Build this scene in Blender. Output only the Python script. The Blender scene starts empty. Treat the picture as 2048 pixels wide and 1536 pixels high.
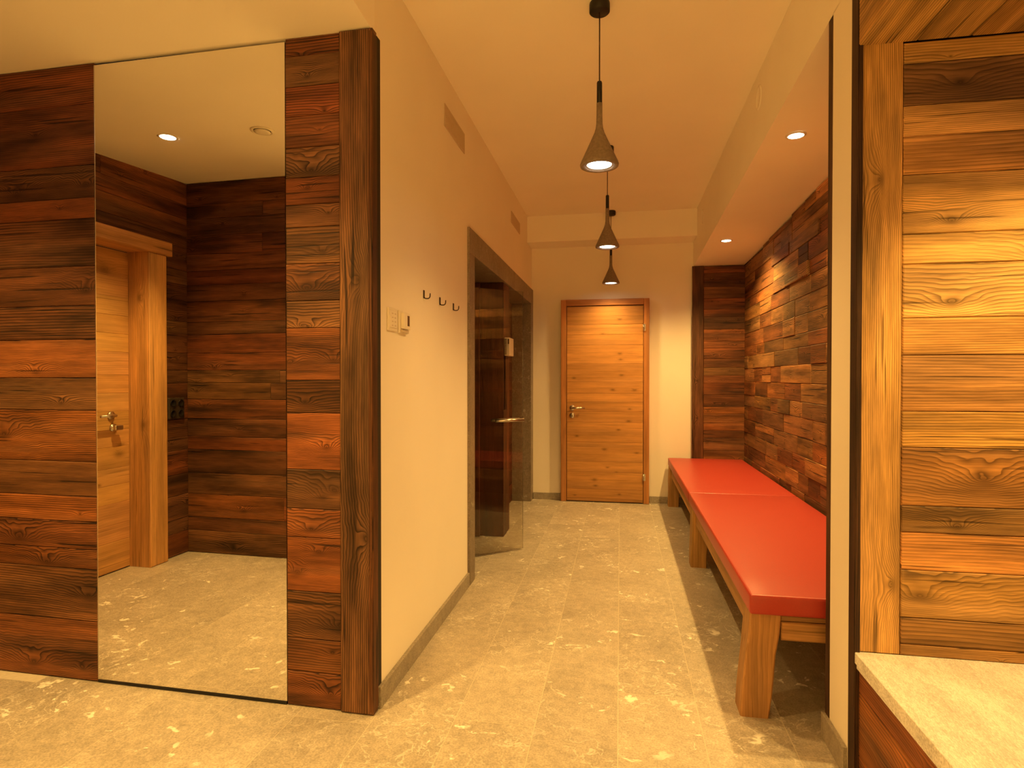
import bpy, bmesh, math, random
from mathutils import Matrix, Vector

# ------------------------------------------------------------------ camera, world, exposure
scene = bpy.context.scene
COL = scene.collection
random.seed(7)
CAM_H = 1.27
FPX, YAW, PITCH = 1189.0, 10.31, 0.60
cam = bpy.data.cameras.new('camera')
cam.sensor_width = 36.0
cam.lens = FPX / 2048.0 * 36.0
cam.clip_start = 0.02
camo = bpy.data.objects.new('camera', cam)
COL.objects.link(camo)
camo.location = (0, 0, CAM_H)
camo.rotation_euler = (math.radians(90 - PITCH), 0, math.radians(YAW))
scene.camera = camo

world = bpy.data.worlds.new('world')
scene.world = world
world.use_nodes = True
world.node_tree.nodes['Background'].inputs[0].default_value = (1.0, 0.55, 0.22, 1)
world.node_tree.nodes['Background'].inputs[1].default_value = 0.02

scene.view_settings.view_transform = 'Standard'
scene.view_settings.look = 'None'
scene.view_settings.gamma = 1.0
scene.view_settings.use_curve_mapping = False
scene.view_settings.exposure = 0.45
scene.cycles.max_bounces = 12
scene.cycles.diffuse_bounces = 7
scene.cycles.glossy_bounces = 6
scene.cycles.sample_clamp_indirect = 8.0
scene.cycles.use_adaptive_sampling = True
scene.cycles.adaptive_threshold = 0.03
scene.cycles.use_denoising = True

LAMP = (1.0, 0.59, 0.158)          # warm halogen light of every lamp, the added rear pair included
E_PENDANT = 34.0
E_SOFFIT = 125.0
E_HALL = 128.0
E_REAR_FILL = 430.0  # for the unseen pair added behind the camera to lift the ceilings
E_NICHE = 105.0


# ------------------------------------------------------------------ node helpers
class NT:
    def __init__(self, name):
        self.m = bpy.data.materials.new(name)
        self.m.use_nodes = True
        self.t = self.m.node_tree
        self.b = self.t.nodes['Principled BSDF']

    def n(self, typ, **kw):
        nd = self.t.nodes.new(typ)
        for k, v in kw.items():
            setattr(nd, k, v)
        return nd

    def put(self, sock, v):
        if hasattr(v, 'is_output'):
            self.t.links.new(v, sock)
        else:
            sock.default_value = v

    def math(self, op, a, b=None, c=None, clamp=False):
        nd = self.n('ShaderNodeMath', operation=op, use_clamp=clamp)
        self.put(nd.inputs[0], a)
        if b is not None:
            self.put(nd.inputs[1], b)
        if c is not None:
            self.put(nd.inputs[2], c)
        return nd.outputs[0]

    def vmul(self, v, s):
        nd = self.n('ShaderNodeVectorMath', operation='MULTIPLY')
        self.put(nd.inputs[0], v)
        self.put(nd.inputs[1], s)
        return nd.outputs[0]

    def vadd(self, v, s):
        nd = self.n('ShaderNodeVectorMath', operation='ADD')
        self.put(nd.inputs[0], v)
        self.put(nd.inputs[1], s)
        return nd.outputs[0]

    def xyz(self, x, y, z):
        nd = self.n('ShaderNodeCombineXYZ')
        for i, v in enumerate((x, y, z)):
            self.put(nd.inputs[i], v)
        return nd.outputs[0]

    def sep(self, v):
        nd = self.n('ShaderNodeSeparateXYZ')
        self.put(nd.inputs[0], v)
        return nd.outputs

    def noise(self, v, scale=1.0, detail=2.0, rough=0.5):
        nd = self.n('ShaderNodeTexNoise')
        self.put(nd.inputs['Vector'], v)
        nd.inputs['Scale'].default_value = scale
        nd.inputs['Detail'].default_value = detail
        nd.inputs['Roughness'].default_value = rough
        return nd.outputs['Fac']

    def remap(self, v, a, b, c, d, smooth=False):
        nd = self.n('ShaderNodeMapRange', clamp=True)
        if smooth:
            nd.interpolation_type = 'SMOOTHSTEP'
        self.put(nd.inputs['Value'], v)
        for k, q in zip(('From Min', 'From Max', 'To Min', 'To Max'), (a, b, c, d)):
            self.put(nd.inputs[k], q)
        return nd.outputs['Result']

    def mix(self, f, a, b, blend='MIX'):
        nd = self.n('ShaderNodeMix', data_type='RGBA', blend_type=blend)
        self.put(nd.inputs['Factor'], f)
        self.put(nd.inputs[6], a)
        self.put(nd.inputs[7], b)
        return nd.outputs[2]

    def scale(self, col, f):
        nd = self.n('ShaderNodeVectorMath', operation='SCALE')
        self.put(nd.inputs[0], col)
        self.put(nd.inputs['Scale'], f)
        return nd.outputs[0]

    def bump(self, h, strength, dist):
        nd = self.n('ShaderNodeBump')
        nd.inputs['Strength'].default_value = strength
        nd.inputs['Distance'].default_value = dist
        self.put(nd.inputs['Height'], h)
        self.t.links.new(nd.outputs[0], self.b.inputs['Normal'])

    def set(self, **kw):
        for k, v in kw.items():
            self.put(self.b.inputs[k.replace('_', ' ')], v)


def rgba(c):
    return (c[0], c[1], c[2], 1.0)


# ------------------------------------------------------------------ wood: grain runs along local X, knots come from the plank itself
def wood(name, lam=0.0074, contrast=1.5, mott=(0.38, 1.8), grey=0.32, fibre=0.5, crack=0.9, rough=0.62, warp=0.036, bump=0.5, gain=1.0, streak=0.28, knot=6.0):
    N = NT(name)
    tc = N.n('ShaderNodeTexCoord').outputs['Object']
    oi = N.n('ShaderNodeObjectInfo')
    u, v, w = N.sep(tc)
    rnd = oi.outputs['Random']
    off = N.math('MULTIPLY', rnd, 53.0)
    vv = N.math('MULTIPLY_ADD', w, 0.8, v)
    P = N.xyz(N.math('ADD', u, off), N.math('MULTIPLY_ADD', off, 0.37, vv), w)
    nlow = N.math('SUBTRACT', N.noise(N.vmul(P, (1.1, 6.0, 6.0)), 1.0, 2.0), 0.5)
    g = N.math('MULTIPLY_ADD', nlow, warp, vv)
    core = None
    wob = N.math('MULTIPLY_ADD', N.math('SUBTRACT', N.noise(P, 25.0, 0.0), 0.5), 0.8, 1.0)
    for kn in ('k1', 'k2'):
        at = N.n('ShaderNodeAttribute', attribute_type='OBJECT', attribute_name=kn)
        kx, ky, kr = N.sep(at.outputs['Vector'])
        du = N.math('MULTIPLY', N.math('SUBTRACT', u, kx), 0.5)
        dv = N.math('SUBTRACT', vv, ky)
        d2 = N.math('ADD', N.math('MULTIPLY', du, du), N.math('MULTIPLY', dv, dv))
        d2 = N.math('DIVIDE', d2, N.math('MAXIMUM', N.math('MULTIPLY', kr, kr), 1e-6))
        d2 = N.math('MULTIPLY', d2, wob)
        e = N.math('EXPONENT', N.math('MULTIPLY', N.math('SQRT', d2), -0.95))
        g = N.math('ADD', g, N.math('MULTIPLY', e, N.math('MULTIPLY', kr, 2.0)))
        c = N.math('EXPONENT', N.math('MULTIPLY', d2, -knot))
        core = c if core is None else N.math('MAXIMUM', core, c)
    nmid = N.noise(N.vmul(P, (2.5, 28.0, 28.0)), 1.0, 2.0)
    lamv = N.math('MULTIPLY_ADD', N.math('FRACT', N.math('MULTIPLY', rnd, 17.31)), lam * 1.0, lam * 0.6)
    ph = N.math('ADD', N.math('DIVIDE', g, lamv), N.math('MULTIPLY', nmid, 1.1))
    t = N.math('FRACT', ph)
    line = N.math('POWER', t, 2.0)
    line = N.math('MULTIPLY', line, N.remap(t, 0.93, 1.0, 1.0, 0.0))
    s = N.remap(N.noise(N.vadd(N.vmul(P, (1.4, 7.0, 7.0)), (7, 3, 1)), 1.0, 2.0), 0.28, 0.55, 0.45, 1.0)
    ls = N.math('MULTIPLY', line, s)
    base = oi.outputs['Color']
    mo = N.noise(N.vmul(P, (1.5, 9.0, 9.0)), 1.0, 3.0, 0.65)
    col = N.scale(base, N.remap(mo, 0.3, 0.7, mott[0] * gain, mott[1] * gain))
    stk = N.noise(N.vadd(N.vmul(P, (0.7, 24.0, 24.0)), (1, 4, 2)), 1.0, 3.0, 0.65)
    col = N.scale(col, N.remap(stk, 0.32, 0.68, 1.0 - streak, 1.0 + streak))
    gw = N.noise(N.vadd(N.vmul(P, (0.9, 11.0, 11.0)), (3, 9, 5)), 1.0, 2.0, 0.55)
    bw = N.n('ShaderNodeRGBToBW')
    N.put(bw.inputs[0], col)
    greyc = N.scale((1.35, 0.88, 0.50), N.math('MULTIPLY', bw.outputs[0], 0.72))
    col = N.mix(N.math('MULTIPLY', N.remap(gw, 0.45, 0.66, 0.0, 1.0, True), grey), col, greyc)
    col = N.scale(col, N.math('MAXIMUM', N.math('MULTIPLY_ADD', ls, -contrast, 1.0 + 0.27 * contrast), 0.12))
    fib = N.noise(N.vmul(P, (14.0, 330.0, 330.0)), 1.0, 2.0, 0.6)
    col = N.scale(col, N.math('MULTIPLY_ADD', N.math('SUBTRACT', fib, 0.5), fibre * 2, 1.0))
    ck = N.remap(N.noise(N.vmul(P, (2.2, 75.0, 75.0)), 1.0, 1.0), 0.655, 0.72, 0.0, crack)
    col = N.mix(ck, col, N.scale(col, 0.18))
    col = N.mix(N.math('MULTIPLY', core, 0.6), col, N.scale(base, 0.16))
    N.set(Base_Color=col, Roughness=rough)
    N.b.inputs['Specular IOR Level'].default_value = 0.3
    h = N.math('MULTIPLY_ADD', ck, -0.8, N.math('MULTIPLY', fib, 0.5))
    N.bump(h, bump, 0.003)
    return N.m


def plaster(name, c, bump=0.12):
    N = NT(name)
    tc = N.n('ShaderNodeTexCoord').outputs['Object']
    a = N.noise(tc, 160.0, 2.0)
    b = N.noise(tc, 2.0, 2.0)
    N.set(Base_Color=N.scale(rgba(c)[:3], N.remap(b, 0.3, 0.7, 0.98, 1.02)), Roughness=0.9)
    N.b.inputs['Specular IOR Level'].default_value = 0.15
    N.bump(a, bump, 0.003)
    return N.m


def stone(name, c, vein, veins=1.0, rough=0.5, stretch=(1, 1, 1)):
    N = NT(name)
    tc = N.n('ShaderNodeTexCoord').outputs['Object']
    rnd = N.n('ShaderNodeObjectInfo').outputs['Random']
    o = N.math('MULTIPLY', rnd, 41.0)
    P = N.vadd(N.vmul(tc, stretch), N.xyz(o, N.math('MULTIPLY', o, 0.61), N.math('MULTIPLY', o, 0.23)))
    big = N.noise(P, 3.0, 4.0, 0.6)
    fine = N.noise(P, 140.0, 2.0, 0.75)
    med = N.noise(P, 26.0, 3.0, 0.7)
    tone = N.remap(N.math('FRACT', N.math('MULTIPLY', rnd, 7.7)), 0, 1, 0.95, 1.05)
    col = N.scale(c, N.math('MULTIPLY', tone, N.remap(big, 0.3, 0.7, 0.85, 1.15)))
    col = N.scale(col, N.remap(fine, 0.3, 0.7, 0.74, 1.26))
    col = N.scale(col, N.remap(med, 0.3, 0.7, 0.84, 1.14))
    wn = N.n('ShaderNodeTexNoise')
    N.put(wn.inputs['Vector'], P)
    wn.inputs['Scale'].default_value = 7.0
    wn.inputs['Detail'].default_value = 3.0
    Q = N.vadd(P, N.vmul(wn.outputs['Color'], (0.22, 0.22, 0.22)))
    mask = N.remap(N.noise(P, 2.6, 2.0), 0.46, 0.62, 0.0, 1.0, True)
    r1 = N.math('ABSOLUTE', N.math('SUBTRACT', N.noise(Q, 10.0, 3.0, 0.55), 0.5))
    v1 = N.math('MULTIPLY', N.remap(r1, 0.004, 0.02, 1.0, 0.0), mask)
    mask2 = N.remap(N.noise(N.vadd(P, (5, 2, 8)), 3.2, 2.0), 0.49, 0.60, 0.0, 1.0, True)
    v2 = N.math('MULTIPLY', N.remap(N.noise(Q, 17.0, 3.0, 0.55), 0.61, 0.665, 0.0, 1.0), mask2)
    vf = N.math('MULTIPLY', N.math('MAXIMUM', N.math('MULTIPLY', v1, 0.42), v2), veins, clamp=True)
    col = N.mix(vf, col, rgba(vein))
    N.set(Base_Color=col, Roughness=rough)
    N.b.inputs['Specular IOR Level'].default_value = 0.4
    N.bump(fine, 0.25, 0.002)
    return N.m


def plain(name, c, rough=0.5, metal=0.0, spec=0.5, noise_amt=0.06, nscale=60.0, bump=0.0):
    N = NT(name)
    tc = N.n('ShaderNodeTexCoord').outputs['Object']
    a = N.noise(tc, nscale, 3.0)
    N.set(Base_Color=N.scale(c, N.remap(a, 0.3, 0.7, 1 - noise_amt, 1 + noise_amt)), Roughness=rough, Metallic=metal)
    N.b.inputs['Specular IOR Level'].default_value = spec
    if bump:
        N.bump(a, bump, 0.002)
    return N.m


def emitter(name, c, s):
    N = NT(name)
    N.set(Base_Color=rgba(c), Emission_Color=rgba(c), Emission_Strength=s)
    return N.m


MAT = {}
MAT['wood'] = wood('reclaimed_wood', gain=0.62)
MAT['wood_gold'] = wood('sunburnt_wood', lam=0.0078, contrast=0.95, mott=(0.5, 1.45), grey=0.3, crack=0.75, fibre=0.4)
MAT['spruce'] = wood('old_spruce', lam=0.011, contrast=0.22, mott=(0.8, 1.2), grey=0.15, fibre=0.16, crack=0.3, bump=0.2, rough=0.55, warp=0.03, streak=0.15, knot=1.6)
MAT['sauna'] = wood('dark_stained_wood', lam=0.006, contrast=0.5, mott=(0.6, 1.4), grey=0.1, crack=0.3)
MAT['beam'] = wood('oiled_beam_wood', lam=0.012, contrast=0.3, mott=(0.75, 1.25), grey=0.2, fibre=0.25, crack=0.6, bump=0.3, streak=0.18, knot=4.0)
MAT['plaster'] = plaster('white_plaster', (0.89, 0.84, 0.74))
MAT['ceil'] = plaster('white_ceiling_paint', (0.92, 0.88, 0.79), 0.04)
MAT['tile'] = stone('quartzite_tile', (0.44, 0.39, 0.315), (0.88, 0.85, 0.76), 1.0, 0.42)
MAT['slab'] = stone('honed_stone_slab', (0.86, 0.86, 0.84), (0.95, 0.95, 0.93), 0.6, 0.5, (3.2, 0.9, 1))
MAT['surround'] = stone('grey_stone_surround', (0.235, 0.19, 0.145), (0.5, 0.45, 0.38), 0.6, 0.5)
MAT['skirt'] = stone('stone_skirting', (0.34, 0.30, 0.245), (0.5, 0.46, 0.4), 0.4, 0.45)
MAT['grout'] = plain('light_grout', (0.60, 0.54, 0.43), 0.9)
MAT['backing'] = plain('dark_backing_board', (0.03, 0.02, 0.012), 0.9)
MAT['red'] = plain('red_leather', (0.42, 0.043, 0.031), 0.38, 0, 0.5, 0.05, 220.0, 0.08)
MAT['steel'] = plain('brushed_steel', (0.62, 0.58, 0.52), 0.28, 1.0)
MAT['bronze'] = plain('dark_bronze_metal', (0.05, 0.025, 0.012), 0.5, 0.2)
MAT['black'] = plain('black_metal', (0.012, 0.011, 0.010), 0.45, 0.3)
MAT['concrete'] = plain('brown_grey_concrete', (0.23, 0.18, 0.14), 0.85, 0, 0.3, 0.15, 90.0, 0.2)
MAT['white_plastic'] = plain('white_plastic', (0.84, 0.79, 0.68), 0.45, 0, 0.4, 0.01)
MAT['grey_plastic'] = plain('dark_brown_plastic', (0.045, 0.032, 0.02), 0.4)
MAT['vent'] = plain('painted_vent_metal', (0.62, 0.52, 0.40), 0.6, 0, 0.3, 0.02)
MAT['display'] = plain('dark_display', (0.10, 0.055, 0.025), 0.25)
MAT['lens'] = emitter('lit_lamp_lens', (1.0, 0.86, 0.62), 30.0)
MAT['lens_dim'] = emitter('lit_pendant_lens', (1.0, 0.86, 0.66), 14.0)
MAT['shadow'] = plain('dark_slot', (0.05, 0.035, 0.02), 0.8)
N = NT('mirror_silver')
N.set(Base_Color=(0.90, 0.885, 0.85, 1), Metallic=1.0, Roughness=0.0)
MAT['mirror'] = N.m
N = NT('clear_glass')
N.set(Base_Color=(0.80, 0.76, 0.68, 1), Roughness=0.0, IOR=1.45)
N.b.inputs['Transmission Weight'].default_value = 1.0
MAT['glass'] = N.m


# ------------------------------------------------------------------ object helpers
INV = {}


def link(o, parent=None):
    COL.objects.link(o)
    if parent is not None:
        o.parent = parent
        if parent.name in INV:
            o.matrix_parent_inverse = INV[parent.name].copy()
    return o


def mesh_obj(name, bm, mat, parent=None, smooth=False, color=None):
    me = bpy.data.meshes.new(name)
    bm.normal_update()
    bm.to_mesh(me)
    bm.free()
    me.materials.append(MAT[mat])
    if smooth:
        for p in me.polygons:
            p.use_smooth = True
    o = bpy.data.objects.new(name, me)
    if color:
        o.color = rgba(color)
    return link(o, parent)


def tag(o, label, cat=None, group=None, kind=None):
    o['label'] = label
    if cat:
        o['category'] = cat
    if group:
        o['group'] = group
    if kind:
        o['kind'] = kind
    return o


def empty(name, loc):
    o = bpy.data.objects.new(name, None)
    o.empty_display_size = 0.1
    COL.objects.link(o)
    o.location = loc
    INV[o.name] = Matrix.Translation(loc).inverted()
    return o


def box_bm(bm, x0, x1, y0, y1, z0, z1):
    vs = [bm.verts.new(p) for p in ((x0, y0, z0), (x1, y0, z0), (x1, y1, z0), (x0, y1, z0), (x0, y0, z1), (x1, y0, z1), (x1, y1, z1), (x0, y1, z1))]
    for f in ((3, 2, 1, 0), (4, 5, 6, 7), (0, 1, 5, 4), (1, 2, 6, 5), (2, 3, 7, 6), (3, 0, 4, 7)):
        bm.faces.new([vs[i] for i in f])
    return vs


def boxes(name, lst, mat, parent=None, bevel=0.0, color=None):
    bm = bmesh.new()
    for b in lst:
        box_bm(bm, *b)
    if bevel:
        bmesh.ops.bevel(bm, geom=list(bm.edges), offset=bevel, segments=1, affect='EDGES')
    return mesh_obj(name, bm, mat, parent, color=color)


def box(name, x0, x1, y0, y1, z0, z1, mat, parent=None, bevel=0.0, color=None):
    return boxes(name, [(x0, x1, y0, y1, z0, z1)], mat, parent, bevel, color)


def struct(o, label, cat):
    return tag(o, label, cat, kind='structure')


def lathe(name, prof, mat, parent=None, seg=40, at=(0, 0, 0), smooth=True):
    bm = bmesh.new()
    rings = []
    for r, z in prof:
        if r < 1e-6:
            rings.append([bm.verts.new((at[0], at[1], at[2] + z))])
        else:
            rings.append([bm.verts.new((at[0] + r * math.cos(2 * math.pi * i / seg), at[1] + r * math.sin(2 * math.pi * i / seg), at[2] + z)) for i in range(seg)])
    for a, b in zip(rings, rings[1:]):
        for i in range(seg):
            j = (i + 1) % seg
            if len(a) == 1 and len(b) == 1:
                continue
            if len(a) == 1:
                bm.faces.new((a[0], b[i], b[j]))
            elif len(b) == 1:
                bm.faces.new((a[i], a[j], b[0]))
            else:
                bm.faces.new((a[i], a[j], b[j], b[i]))
    bmesh.ops.recalc_face_normals(bm, faces=list(bm.faces))
    return mesh_obj(name, bm, mat, parent, smooth)


def tube(name, pts, r, mat, parent=None, seg=10, closed=False, smooth=True):
    pts = [Vector(p) for p in pts]
    bm = bmesh.new()
    rings = []
    n = len(pts)
    for i, p in enumerate(pts):
        a = pts[i - 1] if (i > 0 or closed) else p
        b = pts[(i + 1) % n] if (i < n - 1 or closed) else p
        d = (b - a).normalized()
        ref = Vector((0, 0, 1)) if abs(d.z) < 0.9 else Vector((1, 0, 0))
        e1 = d.cross(ref).normalized()
        e2 = d.cross(e1).normalized()
        if rings:
            # keep frames aligned with the previous ring
            q = rings[-1][1]
            e1 = (q - d * q.dot(d)).normalized()
            e2 = d.cross(e1)
        rings.append(([bm.verts.new(p + (e1 * math.cos(2 * math.pi * k / seg) + e2 * math.sin(2 * math.pi * k / seg)) * r) for k in range(seg)], e1))
    loops = [x[0] for x in rings]
    prs = list(zip(loops, loops[1:]))
    if closed:
        prs.append((loops[-1], loops[0]))
    for a, b in prs:
        for k in range(seg):
            j = (k + 1) % seg
            bm.faces.new((a[k], a[j], b[j], b[k]))
    if not closed:
        bm.faces.new(loops[0][::-1])
        bm.faces.new(loops[-1])
    bmesh.ops.recalc_face_normals(bm, faces=list(bm.faces))
    return mesh_obj(name, bm, mat, parent, smooth)


def plank(parent, origin, ex, ey, L, W, T, tint, mat='wood', name='plank', knots=None, c=0.0025, jit=0.0, taper=0.0):
    """a board whose grain runs along ex, width along ey, face looks along ex x ey; origin = centre of its back face"""
    ex = Vector(ex).normalized()
    ey = Vector(ey).normalized()
    ez = ex.cross(ey)
    bm = bmesh.new()
    hl, hw = L / 2, W / 2
    rows = []
    for (dx, dz) in ((0, 0), (0, T - c), (c, T)):
        rows.append([bm.verts.new((sx * (hl - dx), sy * (hw - dx) + (taper * sx * 0.5), dz)) for sx, sy in ((-1, -1), (1, -1), (1, 1), (-1, 1))])
    bm.faces.new(rows[0][::-1])
    bm.faces.new(rows[2])
    for a, b in ((rows[0], rows[1]), (rows[1], rows[2])):
        for i in range(4):
            j = (i + 1) % 4
            bm.faces.new((a[i], a[j], b[j], b[i]))
    o = mesh_obj(name, bm, mat, parent, color=tint)
    M = Matrix((ex, ey, ez)).transposed().to_4x4()
    M.translation = Vector(origin) + ez * jit
    o.matrix_basis = M
    if knots is None:
        knots = []
        for i in range(2):
            if random.random() < 0.62:
                knots.append((random.uniform(-hl, hl) * 0.9, random.uniform(-hw, hw) * 0.7, min(W * 0.2, 0.035) * random.uniform(0.45, 1.2)))
    knots = (list(knots) + [(90.0, 90.0, 0.01)] * 2)[:2]
    o['k1'] = [float(x) for x in knots[0]]
    o['k2'] = [float(x) for x in knots[1]]
    return o


def vary(c, a=0.18):
    f = 1 + random.uniform(-a, a)
    return (c[0] * f, c[1] * f * (1 + random.uniform(-.06, .06)), c[2] * f * (1 + random.uniform(-.1, .1)))


DARK = (0.150, 0.056, 0.020)
GREY = (0.190, 0.084, 0.033)
RED = (0.215, 0.066, 0.020)
MID = (0.240, 0.084, 0.026)
ORG = (0.285, 0.098, 0.028)
GOLD = (0.450, 0.250, 0.082)
LITE = (0.580, 0.350, 0.125)
SPR = (0.560, 0.300, 0.105)

# ------------------------------------------------------------------ setting dimensions
XL, XR, YB = -0.915, 0.717, 6.18          # corridor left wall, corridor right plane, back wall
ZC, ZL = 2.88, 2.572                        # corridor ceiling, lowered hall ceiling
XW = 1.20                                   # board wall behind the bench
YP = 2.0                                    # board wall of the niche on the right


def soff(y):
    return 2.525 - (y - 2.0) * 0.0357


# ------------------------------------------------------------------ floor
fl = struct(box('floor', -3.7, 2.1, -1.8, 6.35, -0.12, -0.0004, 'grout'), 'pale grey stone tiled floor running through hall and corridor', 'floor')
JX = [-0.006 + 0.2985 * k for k in range(-12, 8)]
known = {round(-0.607 + 0, 2): 2.128, round(-0.309, 2): 2.753, -0.91: 2.826}
for x0, x1 in zip(JX, JX[1:]):
    off = random.uniform(0, 1)
    for kx, ky in known.items():
        if abs(kx - x0) < 0.05:
            off = ky % 1.0
    y = -1.8 + (off + 0.8) % 1.0 - 1.0
    while y < 6.3:
        a, b = max(y, -1.8), min(y + 1.0, 6.34)
        cx, cy = (x0 + x1) / 2, (a + b) / 2
        skip = (cy > 2.2 and cx < -2.2) or (cy > 2.2 and cx > 1.35) or (b < 0.2 and cx < -1.9) or b - a < 0.02
        if not skip:
            bm = bmesh.new()
            g = 0.0016
            box_bm(bm, -(x1 - x0) / 2 + g, (x1 - x0) / 2 - g, -(b - a) / 2 + g, (b - a) / 2 - g, -0.012, 0)
            t = mesh_obj('floor_tile', bm, 'tile', fl)
            t.location = (cx, cy, 0)
        y += 1.0

# ------------------------------------------------------------------ ceilings
struct(box('ceiling', XL - 0.3, XR + 0.5, -1.8, YB + 0.15, ZC, ZC + 0.12, 'ceil'), 'high smooth white ceiling over the corridor that carries the pendant lamps', 'ceiling')


def zhall(y):
    return ZL + max(0.0, 2.1 - max(y, .3)) * 0.064


bm = bmesh.new()
lo, hi = [], []
for y in (-1.8, .3, 2.1, 2.13):
    lo.append([bm.verts.new((x, y, zhall(y))) for x in (-3.7, XL)])
    hi.append([bm.verts.new((x, y, ZC - .001)) for x in (-3.7, XL)])
for i in range(3):
    bm.faces.new((lo[i][0], lo[i + 1][0], lo[i + 1][1], lo[i][1]))
    bm.faces.new((hi[i][0], hi[i][1], hi[i + 1][1], hi[i + 1][0]))
    for k in (0, 1):
        bm.faces.new((lo[i][k], lo[i + 1][k], hi[i + 1][k], hi[i][k]))
for i in (0, 3):
    bm.faces.new((lo[i][0], lo[i][1], hi[i][1], hi[i][0]))
bmesh.ops.recalc_face_normals(bm, faces=list(bm.faces))
struct(mesh_obj('ceiling', bm, 'ceil'), 'lowered white ceiling above the mirror side of the hall', 'ceiling')
bm = bmesh.new()
y0, y1 = YP - 0.03, YB + 0.1
vs = [bm.verts.new(p) for p in ((XR, y0, soff(y0)), (1.45, y0, soff(y0)), (1.45, y1, soff(y1)), (XR, y1, soff(y1)), (XR, y0, ZC - .001), (1.45, y0, ZC - .001), (1.45, y1, ZC - .001), (XR, y1, ZC - .001))]
for f in ((3, 2, 1, 0), (4, 5, 6, 7), (0, 1, 5, 4), (1, 2, 6, 5), (2, 3, 7, 6), (3, 0, 4, 7)):
    bm.faces.new([vs[i] for i in f])
struct(mesh_obj('ceiling', bm, 'ceil'), 'boxed white soffit with two lit downlights over the red bench', 'ceiling')
struct(box('trim_1', XL, XR, 5.88, YB, 2.62, ZC - 0.001, 'ceil'), 'white ceiling beam across the far end above the wooden door', 'beam')

# ------------------------------------------------------------------ corridor walls
struct(boxes('wall_left', [(XL - 0.12, XL, 2.13, 3.52, 0, ZC - .001), (XL - 0.12, XL, 3.52, YB, 2.15, ZC - .001)], 'plaster'), 'white plaster corridor wall with hooks and switches', 'wall')
struct(box('wall_back', XL - 0.12, 1.45, YB, YB + 0.14, 0, ZC - .001, 'plaster'), 'white plaster end wall around the light wooden door', 'wall')
pier = struct(box('wall_pier', XR, 1.45, 2.045, 2.215, 0, soff(2.13), 'plaster'), 'narrow white plaster pier between bench and wooden niche', 'wall')
struct(box('wall_rear', -1.7, XR + 0.1, -1.8, -1.66, 0, ZC - .001, 'plaster'), 'white plaster wall at the rear of the hall', 'wall')
struct(box('wall_rear_left', -1.74, -1.6, -1.66, 0.434, 0, ZL + .107, 'plaster'), 'white plaster return wall at the rear left of the hall', 'wall')
struct(box('wall_rear_right', XR, XR + 0.12, -1.66, 0.48, 0, ZC - .001, 'plaster'), 'white plaster wall at the rear right beside the niche', 'wall')

# skirting
struct(box('baseboard_left', XL, XL + 0.016, 2.14, 3.505, 0, 0.082, 'skirt', bevel=0.002), 'grey stone skirting along the white corridor wall', 'skirting')
struct(box('baseboard_back', XL + 0.02, -0.602, YB - 0.014, YB, 0, 0.068, 'skirt', bevel=0.002), 'short grey stone skirting left of the far door', 'skirting')
struct(box('baseboard_back', 0.292, XR + 0.06, YB - 0.014, YB, 0, 0.068, 'skirt', bevel=0.002), 'short grey stone skirting between far door and bench', 'skirting')
struct(box('baseboard_pier', XR - 0.014, XR, 2.05, 2.262, 0, 0.088, 'skirt', bevel=0.002), 'grey stone skirting at the foot of the white pier', 'skirting')

# ------------------------------------------------------------------ wooden wall with the mirror (turned by one degree)
TH = math.radians(-1.0)
W0 = Vector((XL, 2.098, 0))
WD = Vector((math.cos(TH), math.sin(TH), 0))
WN = Vector((WD.y, -WD.x, 0))               # towards the hall
bm = bmesh.new()
pts = [W0 + WD * 0.0 - WN * 0.03, W0 - WD * 2.5 - WN * 0.03, W0 - WD * 2.5 - WN * 0.12, W0 - WN * 0.08 - WD * 0.0]
lo = [bm.verts.new((p.x, p.y, 0)) for p in pts]
hi = [bm.verts.new((p.x, p.y, ZL - .001)) for p in pts]
bm.faces.new(lo)
bm.faces.new(hi[::-1])
for i in range(4):
    j = (i + 1) % 4
    bm.faces.new((lo[i], hi[i], hi[j], lo[j]))
bmesh.ops.recalc_face_normals(bm, faces=list(bm.faces))
wf = struct(mesh_obj('wall_front_left', bm, 'backing'), 'dark reclaimed board wall holding the tall mirror', 'wall')


def wplank(s0, s1, z0, z1, tint, knots=None, T=0.03, jit=0.0, **kw):
    c = W0 + WD * ((s0 + s1) / 2) - WN * 0.03 + Vector((0, 0, (z0 + z1) / 2))
    return plank(wf, c, WD, (0, 0, 1), s1 - s0 - 0.0015, z1 - z0 - 0.0015, T, tint, knots=knots, jit=jit, **kw)


MX0, MX1 = -1.227, -0.354
rowsL = [2.571, 2.406, 2.155, 2.019, 1.933, 1.735, 1.571, 1.43, 1.269, 1.134, .918, .773, .667, .552, .469, .251, 0.003]
tL = [RED, RED, DARK, RED, DARK, DARK, DARK, ORG, GREY, ORG, GREY, ORG, MID, ORG, GREY, MID]
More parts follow.
